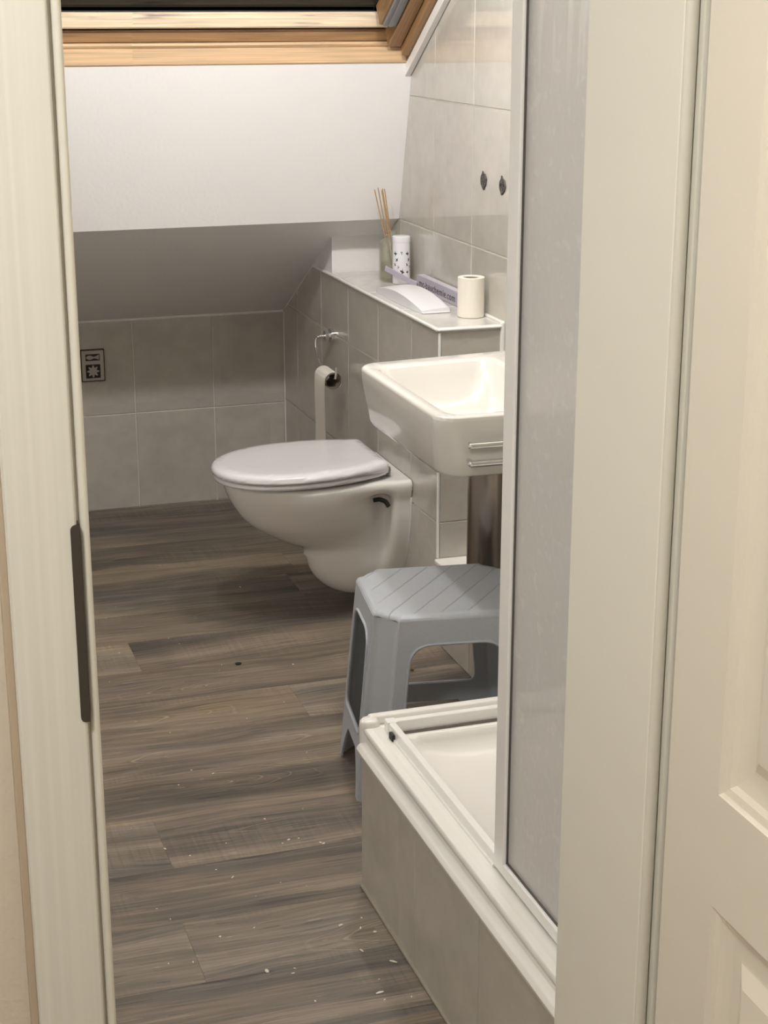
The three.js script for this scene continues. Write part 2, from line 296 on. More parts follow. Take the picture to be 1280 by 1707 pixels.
// boxing for the cistern, half the wall high, with a tiled ledge and a low plinth
const boxing = struct('wall_boxing', extrudeX([[ZB, 0], [-3.670, 0], [-3.670, 0.803], [-4.755, 0.803], [ZB, 0.609]], XB + 0.003, XR + 0.002), M.grout, 'half height tiled boxing behind the toilet');
{
  const zs = [-3.668, -3.863, -4.132, -4.401, -4.67, -4.939, ZB];
  tileGrid(boxing, zs, [0, 0.325, 0.638, 0.803], (a, b, h) => [XB + 0.003 - h, b, a], M.tiles, { clips: [(p) => p[1] - slopeY(p[0]) + 0.002] });
  tileGrid(boxing, [XB + 0.006, XR], [0.23, 0.325, 0.64, 0.800], (a, b, h) => [a, b, -3.670 + h], M.tiles);
  tileGrid(boxing, [-3.665, -3.93, -4.20, -4.47, -4.556], [XB - 0.004, XR], (a, b, h) => [b, 0.8045 + h, a], [M.ledgeTile], { h: 0.0075, c: 0.002, gap: 0.0025 });
  part('edge_trim', rod([XB - 0.003, 0.8065, -3.664], [XB - 0.003, 0.8065, -4.70], 0.0045), M.whiteProfile, boxing);
  part('edge_trim', rod([XB - 0.003, 0.8065, -3.664], [XR, 0.8065, -3.664], 0.0040), M.whiteProfile, boxing);
  part('corner_trim', box(XB - 0.0005, XB + 0.007, 0.232, 0.799, -3.672, -3.6655, 0.003), M.whiteProfile, boxing);
  part('joint_sealant', rod([XR - 0.003, 0.232, -3.665], [XR - 0.003, 0.82, -3.665], 0.007), M.silicone, boxing);
  part('joint_sealant', rod([XR - 0.002, 0.8145, -3.66], [XR - 0.002, 0.8145, -4.55], 0.004), M.silicone, boxing);
  part('upstand', extrudeX([[-4.95, 0.69], [-4.556, 0.69], [-4.556, slopeY(-4.556) + 0.004], [-4.95, slopeY(-4.95) + 0.004]], XB + 0.0004, XR + 0.002), M.paint, boxing);
  part('joint_sealant', rod([XB, slopeY(-5.09), -5.09], [XB, slopeY(-4.56), -4.56], 0.0022), M.silicone, boxing);
}
const plinth = struct('wall_plinth', box(XB + 0.012, XR + 0.002, 0, 0.222, -3.667, -2.61), M.grout, 'low tiled pipe casing along the right wall');
tileGrid(plinth, [-3.664, -3.46, -3.19, -2.92, -2.65], [0, 0.224], (a, b, h) => [XB + 0.012 - h, b, a], M.apronTile);
tileGrid(plinth, [-3.664, -3.46, -3.19, -2.92, -2.65], [XB + 0.006, XR], (a, b, h) => [b, 0.222 + h, a], [M.ledgeTile], { h: 0.008, c: 0.002 });
part('edge_trim', box(XB - 0.006, XR, 0.218, 0.232, -3.668, -3.60, 0.004), M.silicone, plinth);
// shower base
const base = struct('wall_shower_base', box(0.820, 0.831, 0, 0.266, -2.588, ZD0), M.grout, 'tiled front of the shower base');
const baseRear = struct('wall_shower_base_rear', box(0.831, XR + 0.002, 0, 0.266, -2.588, -2.577), M.grout, 'tiled rear of the shower base');
tileGrid(base, [-2.590, -2.30, -2.015, -1.73], [0, 0.266], (a, b, h) => [0.820 - h, b, a], M.apronTile, { gap: 0.0022 });
tileGrid(baseRear, [0.831, 1.08, 1.34, XR], [0, 0.266], (a, b, h) => [a, b, -2.588 - h], M.apronTile);
part('joint_sealant', rod([0.816, 0.003, -2.588], [0.816, 0.003, -1.75], 0.004), std(0x9d9486, 0.7), base);

/* ------------------------------------------------------------------ door wall, frame, leaf, corridor */
const DX0 = 0.204, DX1 = 0.797, DT = 1.99;
struct('wall_front', merge([box(-1.3, DX0 - 0.03, -0.1, 2.5, ZD0, ZD1), box(DX1 + 0.03, 1.9, -0.1, 2.5, ZD0, ZD1), box(DX0 - 0.03, DX1 + 0.03, DT + 0.03, 2.5, ZD0, ZD1)]), M.hallPaint, 'wall around the door opening');
const grainBump = texture(512, 256, (u, v) => { const k = 128 + (fbm(u * 90, v * 3, 3) - 0.5) * 120; return [k, k, k]; }, false);
const grainMap = texture(512, 256, (u, v) => { const k = 240 + (fbm(u * 46 + 3, v * 1.4, 3) - 0.5) * 13; return [k, k, k * 0.996]; });
const frameGrain = phy(0xece8dc, 0.42, { map: rep(grainMap, 4, 0.6), bumpMap: rep(grainBump, 4, 0.6), bumpScale: 0.0003 });
{
  const t = struct('trim_2', null, null, 'cream door frame around the opening to the bathroom');
  const CF = -1.470, ST = -1.488;
  part('casing', box(0.1255, 0.1907, 0, 2.05, ZD1 - 0.002, CF, 0.004), frameGrain, t);
  part('casing_edge_shade', box(0.1180, 0.1262, 0, 2.05, ZD1 - 0.002, CF - 0.0035, 0.002), std(0xb7a690, 0.7), t, 'edge strip of the casing with side shade put in as darker tan');  // shade on the casing's side face, put into the strip's tan colour
  part('casing', box(0.811, 0.877, 0, 2.05, ZD1 - 0.002, CF, 0.004), frameGrain, t);
  part('casing', box(0.1255, 0.877, DT + 0.015, 2.08, ZD1 - 0.002, CF - 0.0004, 0.004), frameGrain, t);
  part('rear_casing', box(0.12, 0.185, 0, 2.05, ZD0 - 0.012, ZD0 + 0.002, 0.004), M.frame, t);
  part('rear_casing', box(0.805, 0.813, 0, 2.05, ZD0 - 0.008, ZD0 + 0.002, 0.002), M.frame, t);
  part('jamb', box(0.170, DX0, 0, DT + 0.01, ZD0 - 0.002, ST + 0.004, 0.003), M.frame, t);
  part('jamb', box(DX1, 0.83, 0, DT + 0.01, ZD0 - 0.002, ST + 0.003, 0.003), M.frame, t);
  part('jamb', box(0.17, 0.83, DT, DT + 0.03, ZD0 - 0.002, ST, 0.003), M.frame, t);
  part('seal', merge([rod([0.1985, 0.01, ST + 0.005], [0.1985, DT, ST + 0.005], 0.0046)]), M.sealStrip, t);
  part('seal', merge([rod([0.8042, 0.01, ST + 0.004], [0.8042, DT, ST + 0.004], 0.0068)]), M.sealStrip, t);
  // strike plate lapped over the edge of the left casing
  const sp = new THREE.Shape(); const w = 0.0085, y0 = 0.895, y1 = 1.092, x1 = 0.1925, r = 0.006;
  sp.moveTo(x1, y0); sp.lineTo(x1 - w + r, y0); sp.quadraticCurveTo(x1 - w, y0, x1 - w, y0 + r); sp.lineTo(x1 - w, y1 - r); sp.quadraticCurveTo(x1 - w, y1, x1 - w + r, y1); sp.lineTo(x1, y1);
  const g1 = new THREE.ExtrudeGeometry(sp, { depth: 0.0015, bevelEnabled: false }); g1.translate(0, 0, CF - 0.0004);
  part('strike_plate', merge([g1, box(0.1905, 0.1925, y0, y1, CF - 0.02, CF + 0.001)]), std(0x5d564f, 0.45, { metalness: 0.7 }), t, 'dark metal strike plate');
}
// door leaf, open at a right angle, with two recessed raised panels
{
  const leaf = struct('door_1', null, null, 'cream panelled door leaf standing open at a right angle');
  const X = 0.798, Z0 = -1.437, Z1 = -0.835, Y0 = 0.008, Y1 = 1.975;
  const P1 = { z0: -1.333, z1: -0.94, y0: 0.787, y1: 1.86 }, P2 = { z0: -1.333, z1: -0.94, y0: 0.17, y1: 0.661 };
  const sh = new THREE.Shape([[-Z0, Y0], [-Z1, Y0], [-Z1, Y1], [-Z0, Y1]].map((p) => new THREE.Vector2(...p)));
  for (const p of [P1, P2]) sh.holes.push(new THREE.Path([[-p.z0, p.y0], [-p.z0, p.y1], [-p.z1, p.y1], [-p.z1, p.y0]].map((q) => new THREE.Vector2(...q))));
  const g = new THREE.ExtrudeGeometry(sh, { depth: 0.04, bevelEnabled: false }); g.rotateY(Math.PI / 2); g.translate(X, 0, 0);
  part('stiles_and_rails', merge([uvBox(g), box(X + 0.025, X + 0.0399, Y0, Y1, Z0 - 0.02, Z0 + 0.001, 0.003)]), M.doorLeaf, leaf);
  const prof = [[0, 0], [0.003, 0.0045], [0.011, 0.0062], [0.0155, 0.0115], [0.027, 0.0138], [0.039, 0.0142], [0.044, 0.0132], [0.062, 0.0042], [0.066, 0.0035]];
  for (const p of [P1, P2]) {
    const ring = (d, o) => [[X + o, p.y0 + d, p.z0 + d], [X + o, p.y0 + d, p.z1 - d], [X + o, p.y1 - d, p.z1 - d], [X + o, p.y1 - d, p.z0 + d]];
    const rings = prof.map(([d, o]) => ring(d, o));
    rings.unshift(ring(-0.002, 0.03));
    part('panel', loft(rings, { capStart: true, capEnd: true, crease: 0.25 }), M.doorLeaf, leaf);
  }
  part('hinge', merge([rod([0.822, 0.25, -1.463], [0.822, 0.33, -1.463], 0.007)]), M.greySteel, leaf);
  part('hinge', merge([rod([0.822, 1.66, -1.463], [0.822, 1.74, -1.463], 0.007)]), M.greySteel, leaf);
}
// corridor the photograph is taken from
struct('floor_corridor', box(-1.3, 1.9, -0.1, 0, ZD0 + 0.1, 1.6), M.planks[0]);
struct('wall_corridor_left', box(-1.3, -1.2, -0.1, 2.5, ZD1, 1.6), M.hallPaint);
struct('wall_corridor_right', box(0.93, 1.03, -0.1, 2.5, ZD1, 1.6), M.hallPaint);
struct('wall_corridor_back', box(-1.3, 1.9, -0.1, 2.5, 1.5, 1.6), M.hallPaint);
struct('ceiling_corridor', box(-1.3, 1.9, 2.4, 2.5, ZD1, 1.6), M.paint);

/* ------------------------------------------------------------------ lamps */
const glow = std(0xfff4e2, 0.5, { emissive: new THREE.Color(1, 0.93, 0.84), emissiveIntensity: 3 });
{
  const t = thing('ceiling_lamp', 'white bar lamp with two round opal bulbs on the bathroom ceiling', 'lamp', [0, 0, 0]);
  part('bar', box(BULB_X[0] - 0.06, BULB_X[1] + 0.06, CEIL - 0.022, CEIL, LAMP_Z + 0.035, LAMP_Z + 0.075, 0.006), M.whiteProfile, t);
  for (const x of BULB_X) {
    const g = new THREE.SphereGeometry(0.035, 32, 20); g.translate(x, LAMP_Y, LAMP_Z); part('bulb', g, glow, t);
    part('socket', rod([x, LAMP_Y + 0.03, LAMP_Z + 0.01], [x, CEIL - 0.012, LAMP_Z + 0.05], 0.014), M.whiteProfile, t);
    const l = new THREE.PointLight(new THREE.Color(0.995, 0.995, 0.995), BULB_I, 0, 2); l.position.set(x, LAMP_Y, LAMP_Z); l.castShadow = true; l.shadow.radius = 1.75; scene.add(l);
  }
}
{
  const t = thing('ceiling_lamp', 'round opal lamp on the corridor ceiling outside the door', 'lamp', [HALL.x, 0, HALL.z]);
  const g = new THREE.SphereGeometry(0.085, 32, 20); g.scale(1, 0.75, 1); g.translate(0, HALL.y, 0); part('globe', g, glow, t);
  part('canopy', cyl(0.05, 0.05, 0.06).translate(0, 2.37, 0), M.whiteProfile, t);
  const l = new THREE.PointLight(new THREE.Color(0.985, 1, 0.99), HALL.i, 0, 2); l.position.set(HALL.x, HALL.y, HALL.z); l.castShadow = true; l.shadow.radius = 4; scene.add(l);
}

/* ------------------------------------------------------------------ implicit surfaces */
function meshSDF(f, c, half, size) {
  const mc = new MarchingCubes(size, new THREE.MeshBasicMaterial(), false, false, 400000); mc.isolation = 0;
  const hs = size / 2; let q = 0;
  for (let k = 0; k < size; k++) for (let j = 0; j < size; j++) for (let i = 0; i < size; i++) mc.field[q++] = -f(c[0] + (i - hs) / hs * half, c[1] + (j - hs) / hs * half, c[2] + (k - hs) / hs * half);
  mc.update();
  const n = mc.count, pos = new Float32Array(n * 3), nor = new Float32Array(n * 3), e = half / size * 0.7;
  for (let i = 0; i < n; i++) {
    const p = [0, 1, 2].map((k) => c[k] + mc.positionArray[3 * i + k] * half);
    const G = [0, 1, 2].map((k) => { const a = p.slice(), b = p.slice(); a[k] += e; b[k] -= e; return (f(...a) - f(...b)) / (2 * e); });
    const l = Math.hypot(...G) || 1, d = Math.max(-e, Math.min(e, f(...p) / l));
    for (let k = 0; k < 3; k++) { nor[3 * i + k] = G[k] / l; pos[3 * i + k] = p[k] - G[k] / l * d; }
  }
  const g = new THREE.BufferGeometry(); g.setAttribute('position', new THREE.BufferAttribute(pos, 3)); g.setAttribute('normal', new THREE.BufferAttribute(nor, 3));
  return uvBox(g);
}
const smin = (a, b, k) => { const h = Math.max(k - Math.abs(a - b), 0) / k; return Math.min(a, b) - h * h * k * 0.25; };
const smax = (a, b, k) => -smin(-a, -b, k);
function lerpTab(tab, y) {                               // smooth (cubic) interpolation of a table
  const n = tab.length; if (y <= tab[0][0]) return tab[0].slice(1); if (y >= tab[n - 1][0]) return tab[n - 1].slice(1);
  let i = 1; while (y > tab[i][0]) i++;
  const A = tab[i - 1], B = tab[i], h = B[0] - A[0], t = (y - A[0]) / h, P = tab[Math.max(0, i - 2)], Q = tab[Math.min(n - 1, i + 1)];
  return A.slice(1).map((_, k) => { k++; const m0 = (B[k] - P[k]) / (B[0] - P[0] || 1) * h, m1 = (Q[k] - A[k]) / (Q[0] - A[0]) * h, t2 = t * t, t3 = t2 * t; return (2 * t3 - 3 * t2 + 1) * A[k] + (t3 - 2 * t2 + t) * m0 + (-2 * t3 + 3 * t2) * B[k] + (t3 - t2) * m1; });
}

/* ------------------------------------------------------------------ toilet (local: x = away from the wall is negative x) */
const TZ = -4.0;
{
  const t = thing('toilet', 'white wall hung toilet with closed lid on the tiled boxing', 'toilet', [XB, 0, TZ]);
  //            y      tip    hw     centre  back
  const tab = [[0.165, 0.200, 0.012, 0.150, 0.12], [0.185, 0.245, 0.045, 0.160, 0.14], [0.205, 0.300, 0.078, 0.175, 0.16], [0.235, 0.355, 0.105, 0.195, 0.175], [0.27, 0.402, 0.132, 0.215, 0.185], [0.31, 0.432, 0.152, 0.235, 0.2], [0.35, 0.452, 0.165, 0.25, 0.21], [0.39, 0.462, 0.171, 0.255, 0.215]];
  const plateTab = [[0.05, 0.05], [0.116, 0.082], [0.18, 0.115], [0.25, 0.136], [0.33, 0.146], [0.40, 0.150]];
  const rbox = (s, y, w, s0, s1, y0, y1, hw, r) => { const qx = Math.abs(s - (s0 + s1) / 2) - (s1 - s0) / 2 + r, qy = Math.abs(y - (y0 + y1) / 2) - (y1 - y0) / 2 + r, qz = Math.abs(w) - hw + r; return Math.hypot(Math.max(qx, 0), Math.max(qy, 0), Math.max(qz, 0)) + Math.min(Math.max(qx, qy, qz), 0) - r; };
  const sdf = (x, y, w) => {
    const s = -x;
    const [tip, hw, sc, bk] = lerpTab(tab, y), a = s > sc ? tip - sc : bk;
    let d = (Math.hypot((s - sc) / a, w / hw) - 1) * Math.min(a, hw) * 0.9; if (y < 0.165) d = Math.max(d, 0) + (0.165 - y);
    const e = [(s - 0.095) / 0.148, (y - 0.165) / 0.122, w / 0.088], el = Math.hypot(...e), trap = (el - 1) * 0.088;
    const [ph] = lerpTab(plateTab, y); const plate = rbox(s, y, w, -0.05, 0.05, 0.06, 0.40, ph, 0.018);
    const deck = rbox(s, y, w, -0.05, 0.20, 0.352, 0.40, 0.150, 0.02);
    d = smin(d, trap, 0.03); d = smin(d, plate, 0.035); d = smin(d, deck, 0.03);
    d = smax(d, y - 0.386, 0.016); d = Math.max(d, -s - 0.0);
    return d;
  };
  part('bowl', meshSDF(sdf, [-0.235, 0.22, 0], 0.27, 108), M.ceramic, t);
  part('joint_sealant', loft([0, 1].map((k) => { const o = []; for (let i = 0; i < 40; i++) { const q = i / 40 * 2 * Math.PI, y = 0.214 + Math.sin(q) * 0.152, [ph] = lerpTab(plateTab, y); o.push([-0.0005 - 0.004 * k, y, Math.sign(Math.cos(q)) * Math.min(ph, Math.abs(Math.cos(q)) * 0.3) * (1.01 + 0.012 * (1 - k))]); } return o; })), M.silicone, t);
  // lid and seat
  const outline = (k, n = 96) => { const o = []; for (let i = 0; i < n; i++) { const q = i / n * 2 * Math.PI; let s, w; const c = Math.cos(q), sn = Math.sin(q); if (c >= 0) { s = 0.265 + 0.222 * Math.pow(c, 0.92); w = 0.177 * Math.sign(sn) * Math.pow(Math.abs(sn), 0.96); } else { const f = Math.min(1, Math.abs(c) * 1.16); s = 0.265 - 0.21 * Math.sign(f) * Math.pow(f, 0.75); const full = 0.177 - 0.055 * Math.pow((0.265 - s) / 0.21, 2.2); w = Math.abs(c) * 1.16 < 1 ? Math.sign(sn) * full : Math.sign(sn) * full * Math.abs(sn) / 0.507; } o.push([s, w]); } const cs = 0.255; return o.map(([s, w]) => [cs + (s - cs) * (1 - k / 0.21), w * (1 - k / 0.165)]); };
  const tilt = (s, y) => y + (0.48 - s) * 0.022;
  const ringAt = (k, y, yb = 0) => outline(k).map(([s, w]) => [-s, tilt(s, y) + yb * Math.pow(Math.max(0, (0.15 - s) / 0.1), 2), w]);
  part('seat', loft([ringAt(0.012, 0.3865), ringAt(0.005, 0.388), ringAt(0.003, 0.393), ringAt(0.004, 0.398), ringAt(0.009, 0.401)], { crease: 1.2 }), M.seat, t);
  part('lid', loft([ringAt(0.008, 0.4025, -0.013), ringAt(0.001, 0.404, -0.013), ringAt(-0.001, 0.409, -0.008), ringAt(0.001, 0.416, 0), ringAt(0.006, 0.4215, 0.002), ringAt(0.015, 0.4245, 0.003), ringAt(0.03, 0.4252, 0.003), ringAt(0.07, 0.4245), ringAt(0.12, 0.4238)], { crease: 1.2 }), M.seat, t);
  for (const w of [-0.085, 0.085]) part('hinge', merge([cyl(0.014, 0.014, 0.022).translate(-0.052, 0.396, w), rod([-0.052, 0.405, w - 0.03], [-0.052, 0.405, w + 0.03], 0.008)]), M.greySteel, t);
  part('fixing_cover', tube([[-0.098, 0.334, 0.126], [-0.082, 0.336, 0.131], [-0.068, 0.330, 0.135], [-0.060, 0.317, 0.138]], 0.006, 24, 10), M.dark, t, 'black curved plastic cover in the side recess');
}

/* ------------------------------------------------------------------ washbasin */
{
  const t = thing('washbasin', 'white rectangular ceramic washbasin on the right tiled wall', 'washbasin', [0, 0, 0]);
  const R = (y, x0, z0, z1, r, x1 = XR - 0.001) => roundRect(x0, x1, z0, z1, r, y, 10).map(([x, yy, z]) => { const k = (x - 1.06) / 0.46; return [x, yy, z + (z < -3.12 ? -0.045 * k : 0.012 * k)]; });
  const rings = [
    R(0.668, 1.112, -3.338, -2.915, 0.05), R(0.670, 1.092, -3.358, -2.898, 0.05), R(0.676, 1.080, -3.369, -2.887, 0.05), R(0.686, 1.074, -3.375, -2.882, 0.05), R(0.73, 1.067, -3.381, -2.869, 0.048), R(0.77, 1.062, -3.386, -2.862, 0.046), R(0.792, 1.060, -3.388, -2.857, 0.044),
    R(0.797, 1.061, -3.387, -2.858, 0.044), R(0.8005, 1.065, -3.383, -2.862, 0.042), R(0.8015, 1.071, -3.377, -2.868, 0.038),
    R(0.8005, 1.084, -3.345, -2.882, 0.035, 1.375), R(0.799, 1.089, -3.335, -2.887, 0.035, 1.365), R(0.794, 1.092, -3.331, -2.890, 0.035, 1.361), R(0.77, 1.100, -3.32, -2.90, 0.04, 1.352), R(0.73, 1.118, -3.30, -2.918, 0.05, 1.338), R(0.706, 1.14, -3.275, -2.94, 0.06, 1.32), R(0.697, 1.165, -3.25, -2.965, 0.06, 1.29), R(0.695, 1.20, -3.2, -3.0, 0.03, 1.26)];
  part('bowl', loft(rings, { crease: 0.9 }), M.basin, t);
  part('drain', lathe([[0, 0.003], [0.016, 0.003], [0.022, 0.0015], [0.022, 0]], 24).translate(1.23, 0.695, -3.1), M.chrome, t);
  for (const y of [0.7455, 0.7105]) part('towel_bar', merge([rod([1.112, y, -2.844], [1.46, y, -2.838], 0.0066, 16), rod([1.124, y, -2.846], [1.124, y, -2.874], 0.0045), rod([1.44, y, -2.842], [1.44, y, -2.87], 0.0045)]), M.chrome, t, 'chrome towel bar');
}
{
  const r = 0.05, x = 1.329, z = -3.26;
  const t = thing('drain_siphon', 'shiny steel siphon column hanging under the washbasin', 'siphon', [x, 0, z]);
  part('tube', lathe([[0, 0.290], [r - 0.006, 0.290], [r, 0.296], [r, 0.664], [r - 0.003, 0.6675], [0, 0.6675]], 64), M.steel, t);
  part('drain_pipe', rod([0.03, 0.40, 0], [XR - x - 0.004, 0.40, 0], 0.018, 20), M.steel, t);
  part('catch', box(-0.03, -0.012, 0.645, 0.656, r - 0.012, r + 0.004, 0.002), M.dark, t);
}

/* ------------------------------------------------------------------ stool */
{
  const W = 0.321, D = 0.301, H = 0.406, N = 0.046;          // seat width (x), depth (z), height, corner cut
  const t = thing('stool', 'grey blue plastic stool with grooved seat beside the shower', 'stool', [0, 0, 0], 0);
  const hx = (y) => W / 2 + (H - y) * 0.09, hz = (y) => D / 2 + (H - y) * 0.03;
  const speck = texture(512, 512, (u, v) => { const k = 244 + (fbm(u * 90, v * 90, 2) - 0.5) * 8; return [k, k, k]; });
  const seatBump = texture(512, 512, (u, v) => { const x = u - 0.5, y = v - 0.5, q = ((x * 0.95 + y * 0.62) * 6.2 + 0.3) % 1, g = Math.abs((q + 1) % 1 - 0.5); const edge = sstep(0.47, 0.43, Math.max(Math.abs(x), Math.abs(y))); const k = 200 - edge * sstep(0.04, 0.010, g) * 190 + (fbm(u * 120, v * 120, 2) - 0.5) * 22; return [k, k, k]; }, false, false);
  const plastic = std(0xc0c5cb, 0.5, { map: rep(speck, 3, 3) });
  const seatMat = std(0xc0c5cb, 0.48, { map: speck, bumpMap: seatBump, bumpScale: 0.0022 });
  const TH = 0.004;
  const CN = (X, Z) => [[X, Z - N], [X - 0.0025, Z - N + 0.0025], [X - 0.009, Z - N + 0.0045], [X - 0.0135, Z - N + 0.008], [X - 0.019, Z - N + 0.017], [X - N + 0.017, Z - 0.019], [X - N + 0.008, Z - 0.0135], [X - N + 0.0045, Z - 0.009], [X - N + 0.0025, Z - 0.0025], [X - N, Z]];
  const hole = (pts, r) => { const p = new THREE.Path(), n = pts.length; for (let i = 0; i < n; i++) { const a = pts[(i + n - 1) % n], b = pts[i], c = pts[(i + 1) % n], rr = r[i]; const u = [a[0] - b[0], a[1] - b[1]], v = [c[0] - b[0], c[1] - b[1]], lu = Math.hypot(...u), lv = Math.hypot(...v); const s = [b[0] + u[0] / lu * rr, b[1] + u[1] / lu * rr], e = [b[0] + v[0] / lv * rr, b[1] + v[1] / lv * rr]; if (i) p.lineTo(...s); else p.moveTo(...s); p.quadraticCurveTo(b[0], b[1], e[0], e[1]); } p.closePath(); return p; };
  function sidePanel(half, leg, top, barTop, barBot, out, axis, sgn) {
    const e = (y) => half(y) - N;                            // half width of the flat part at height y
    const o = (y) => half(y) - leg;                          // half width of the opening
    const s = new THREE.Shape();
    s.moveTo(-e(0), 0); s.lineTo(-o(0) - 0.004, 0); s.quadraticCurveTo(-o(barBot) + 0.006, barBot * 0.55, -o(barBot) + 0.045, barBot); s.lineTo(o(barBot) - 0.045, barBot); s.quadraticCurveTo(o(barBot) - 0.006, barBot * 0.55, o(0) + 0.004, 0); s.lineTo(e(0), 0); s.lineTo(e(H - 0.01), H - 0.01); s.lineTo(-e(H - 0.01), H - 0.01); s.closePath();
    const pts = [[-o(barTop), barTop], [o(barTop), barTop], [o(top), top], [-o(top), top]], rr = [0.02, 0.02, 0.045, 0.045];
    const h = hole(pts, rr); s.holes.push(h);
    const map = (g) => { const p = g.attributes.position; for (let i = 0; i < p.count; i++) { const u = p.getX(i), y = p.getY(i), d = p.getZ(i), q = sgn * (out(y) + d); axis === 'z' ? p.setXYZ(i, u, y, q) : p.setXYZ(i, q, y, u); } g.computeVertexNormals(); return g; };
    const g = map(new THREE.ExtrudeGeometry(s, { depth: TH, bevelEnabled: false, curveSegments: 10 }).translate(0, 0, -TH));
    const lip = h.getPoints(10).map((p) => new THREE.Vector3(p.x, p.y, 0.0005));
    const lg = map(new THREE.TubeGeometry(new THREE.CatmullRomCurve3(lip, true, 'catmullrom', 0.1), 140, 0.0032, 7, true));
    return [g, lg];
  }
  const flipFix = (g) => { const h = g.index ? g.toNonIndexed() : g; return h; };
  const bits = [];
  for (const s of [1, -1]) { bits.push(...sidePanel(hx, 0.072, 0.345, 0.130, 0.088, hz, 'z', s), ...sidePanel(hz, 0.070, 0.352, 0.130, 0.088, hx, 'x', s)); }
  const corner = (sx, sz) => {
    const rings = [];
    for (let i = 0; i <= 12; i++) { const y = (H - 0.012) * i / 12, X = hx(y), Z = hz(y);
      const c = CN(X, Z).map((q) => q.slice()); c[0][1] -= 0.001; c[c.length - 1][0] -= 0.001;
      const inn = c.map(([a, b]) => [a - TH * 0.75, b - TH * 0.75]).reverse();
      rings.push([...c, ...inn].map(([a, b]) => [sx * a, y, sz * b])); }
    return loft(rings, { crease: 0.5 });
  };
  for (const sx of [1, -1]) for (const sz of [1, -1]) bits.push(corner(sx, sz));
  part('legs', merge(bits.map((g) => { const h = flipFix(g); h.deleteAttribute('uv'); return uvBox(h); })), plastic, t);
  // seat plate with cut corners and a rolled edge
  const ring = (k, y) => { const X = W / 2 - k, Z = D / 2 - k, n = N, o = []; const cornerPts = CN(X, Z);
    for (const [a, b] of cornerPts) o.push([a, y, b]); for (const [a, b] of cornerPts.slice().reverse()) o.push([-a, y, b]); for (const [a, b] of cornerPts) o.push([-a, y, -b]); for (const [a, b] of cornerPts.slice().reverse()) o.push([a, y, -b]); void n; return o; };
  const sg = loft([ring(0.006, H - 0.017), ring(-0.0006, H - 0.016), ring(-0.0006, H - 0.011), ring(0.0012, H - 0.006), ring(0.0045, H - 0.0022), ring(0.010, H - 0.0003), ring(0.016, H), ring(0.024, H - 0.0005)], { crease: 0.8 });
  { const p = sg.attributes.position, uv = sg.attributes.uv; for (let i = 0; i < p.count; i++) uv.setXY(i, p.getX(i) / W + 0.5, p.getZ(i) / D + 0.5); }
  part('seat', sg, seatMat, t);
  t.position.set(1.121, 0.0005, -3.001); t.rotation.y = -8.4 * Math.PI / 180;
}

/* ------------------------------------------------------------------ shower tray and screen */
{
  const t = thing('shower_tray', 'white shower tray with moulded rim and track bars at the corner', 'shower tray', [0, 0, 0]);
  const x0 = 0.872, x1 = XR - 0.004, z0 = -2.528, z1 = ZD0 - 0.002;
  const R = (y, k, r) => roundRect(x0 + k, x1 - k, z0 + k, z1 - k, r, y, 8);
  const O = (y, k) => roundRect(0.833 + k, x1, -2.570 + k, z1, 0.012, y, 8);
  part('tray', loft([O(0.272, 0.01), O(0.30, 0.004), O(0.312, 0), O(0.316, 0.002), R(0.316, 0, 0.03), R(0.3135, 0.004, 0.03), R(0.305, 0.008, 0.035), R(0.292, 0.018, 0.045), R(0.281, 0.045, 0.06), R(0.2755, 0.09, 0.07), R(0.273, 0.16, 0.05), R(0.272, 0.25, 0.04)], { crease: 0.7 }), M.acrylic, t);
  const pr = new THREE.SplineCurve([[0.854, 0.3180], [0.842, 0.3205], [0.830, 0.3215], [0.8215, 0.3205], [0.8175, 0.3165], [0.8175, 0.3115], [0.8205, 0.3065], [0.8225, 0.3010], [0.8205, 0.2955], [0.8155, 0.2910], [0.8095, 0.2870], [0.8058, 0.2815], [0.8058, 0.2750], [0.8090, 0.2695], [0.8165, 0.2665]].map((p) => new THREE.Vector2(...p))).getPoints(60).map((p) => [p.x, p.y]);
  pr.push([0.832, 0.2725], [0.854, 0.2725]);
  const rim = extrudeZ(pr, -2.583, -1.702);
  part('side_rim', toCreasedNormals(rim, 0.6), M.acrylic, t);
  part('rear_rim', merge([box(0.832, XR - 0.004, 0.3165, 0.335, -2.607, -2.587, 0.006), box(0.828, XR - 0.004, 0.272, 0.319, -2.600, -2.570, 0.003)]), M.acrylic, t);
  part('corner_cap', merge([lathe([[0, 0.272], [0.017, 0.274], [0.0185, 0.28], [0.0185, 0.32], [0.017, 0.3285], [0.012, 0.3325], [0, 0.334]], 32).translate(0.8315, 0, -2.588), box(0.8145, 0.842, 0.274, 0.331, -2.590, -2.580, 0.004)]), M.acrylic, t);
  part('track_bar', merge([box(0.8535, 0.8665, 0.314, 0.340, -2.545, -2.047, 0.0025), box(0.8500, 0.8540, 0.3175, 0.3235, -2.53, -2.047, 0.001)]), M.whiteProfile, t, 'white track bar along the open side');
  part('track_bar', box(0.856, XR - 0.005, 0.312, 0.340, -2.560, -2.546, 0.0025), M.whiteProfile, t, 'white track bar along the rear rim');
  part('corner_joint', merge([box(0.8505, 0.8695, 0.314, 0.3412, -2.562, -2.541, 0.002)]), M.whiteProfile, t);
  part('guide_clip', box(0.8475, 0.8533, 0.3195, 0.331, -2.527, -2.508, 0.001), M.dark, t);
  part('joint_sealant', merge([rod([0.874, 0.3165, -2.5425], [1.44, 0.3165, -2.5425], 0.0035), rod([0.869, 0.3165, -2.53], [0.869, 0.3165, -2.06], 0.0025)]), std(0x77706a, 0.8), t);
}
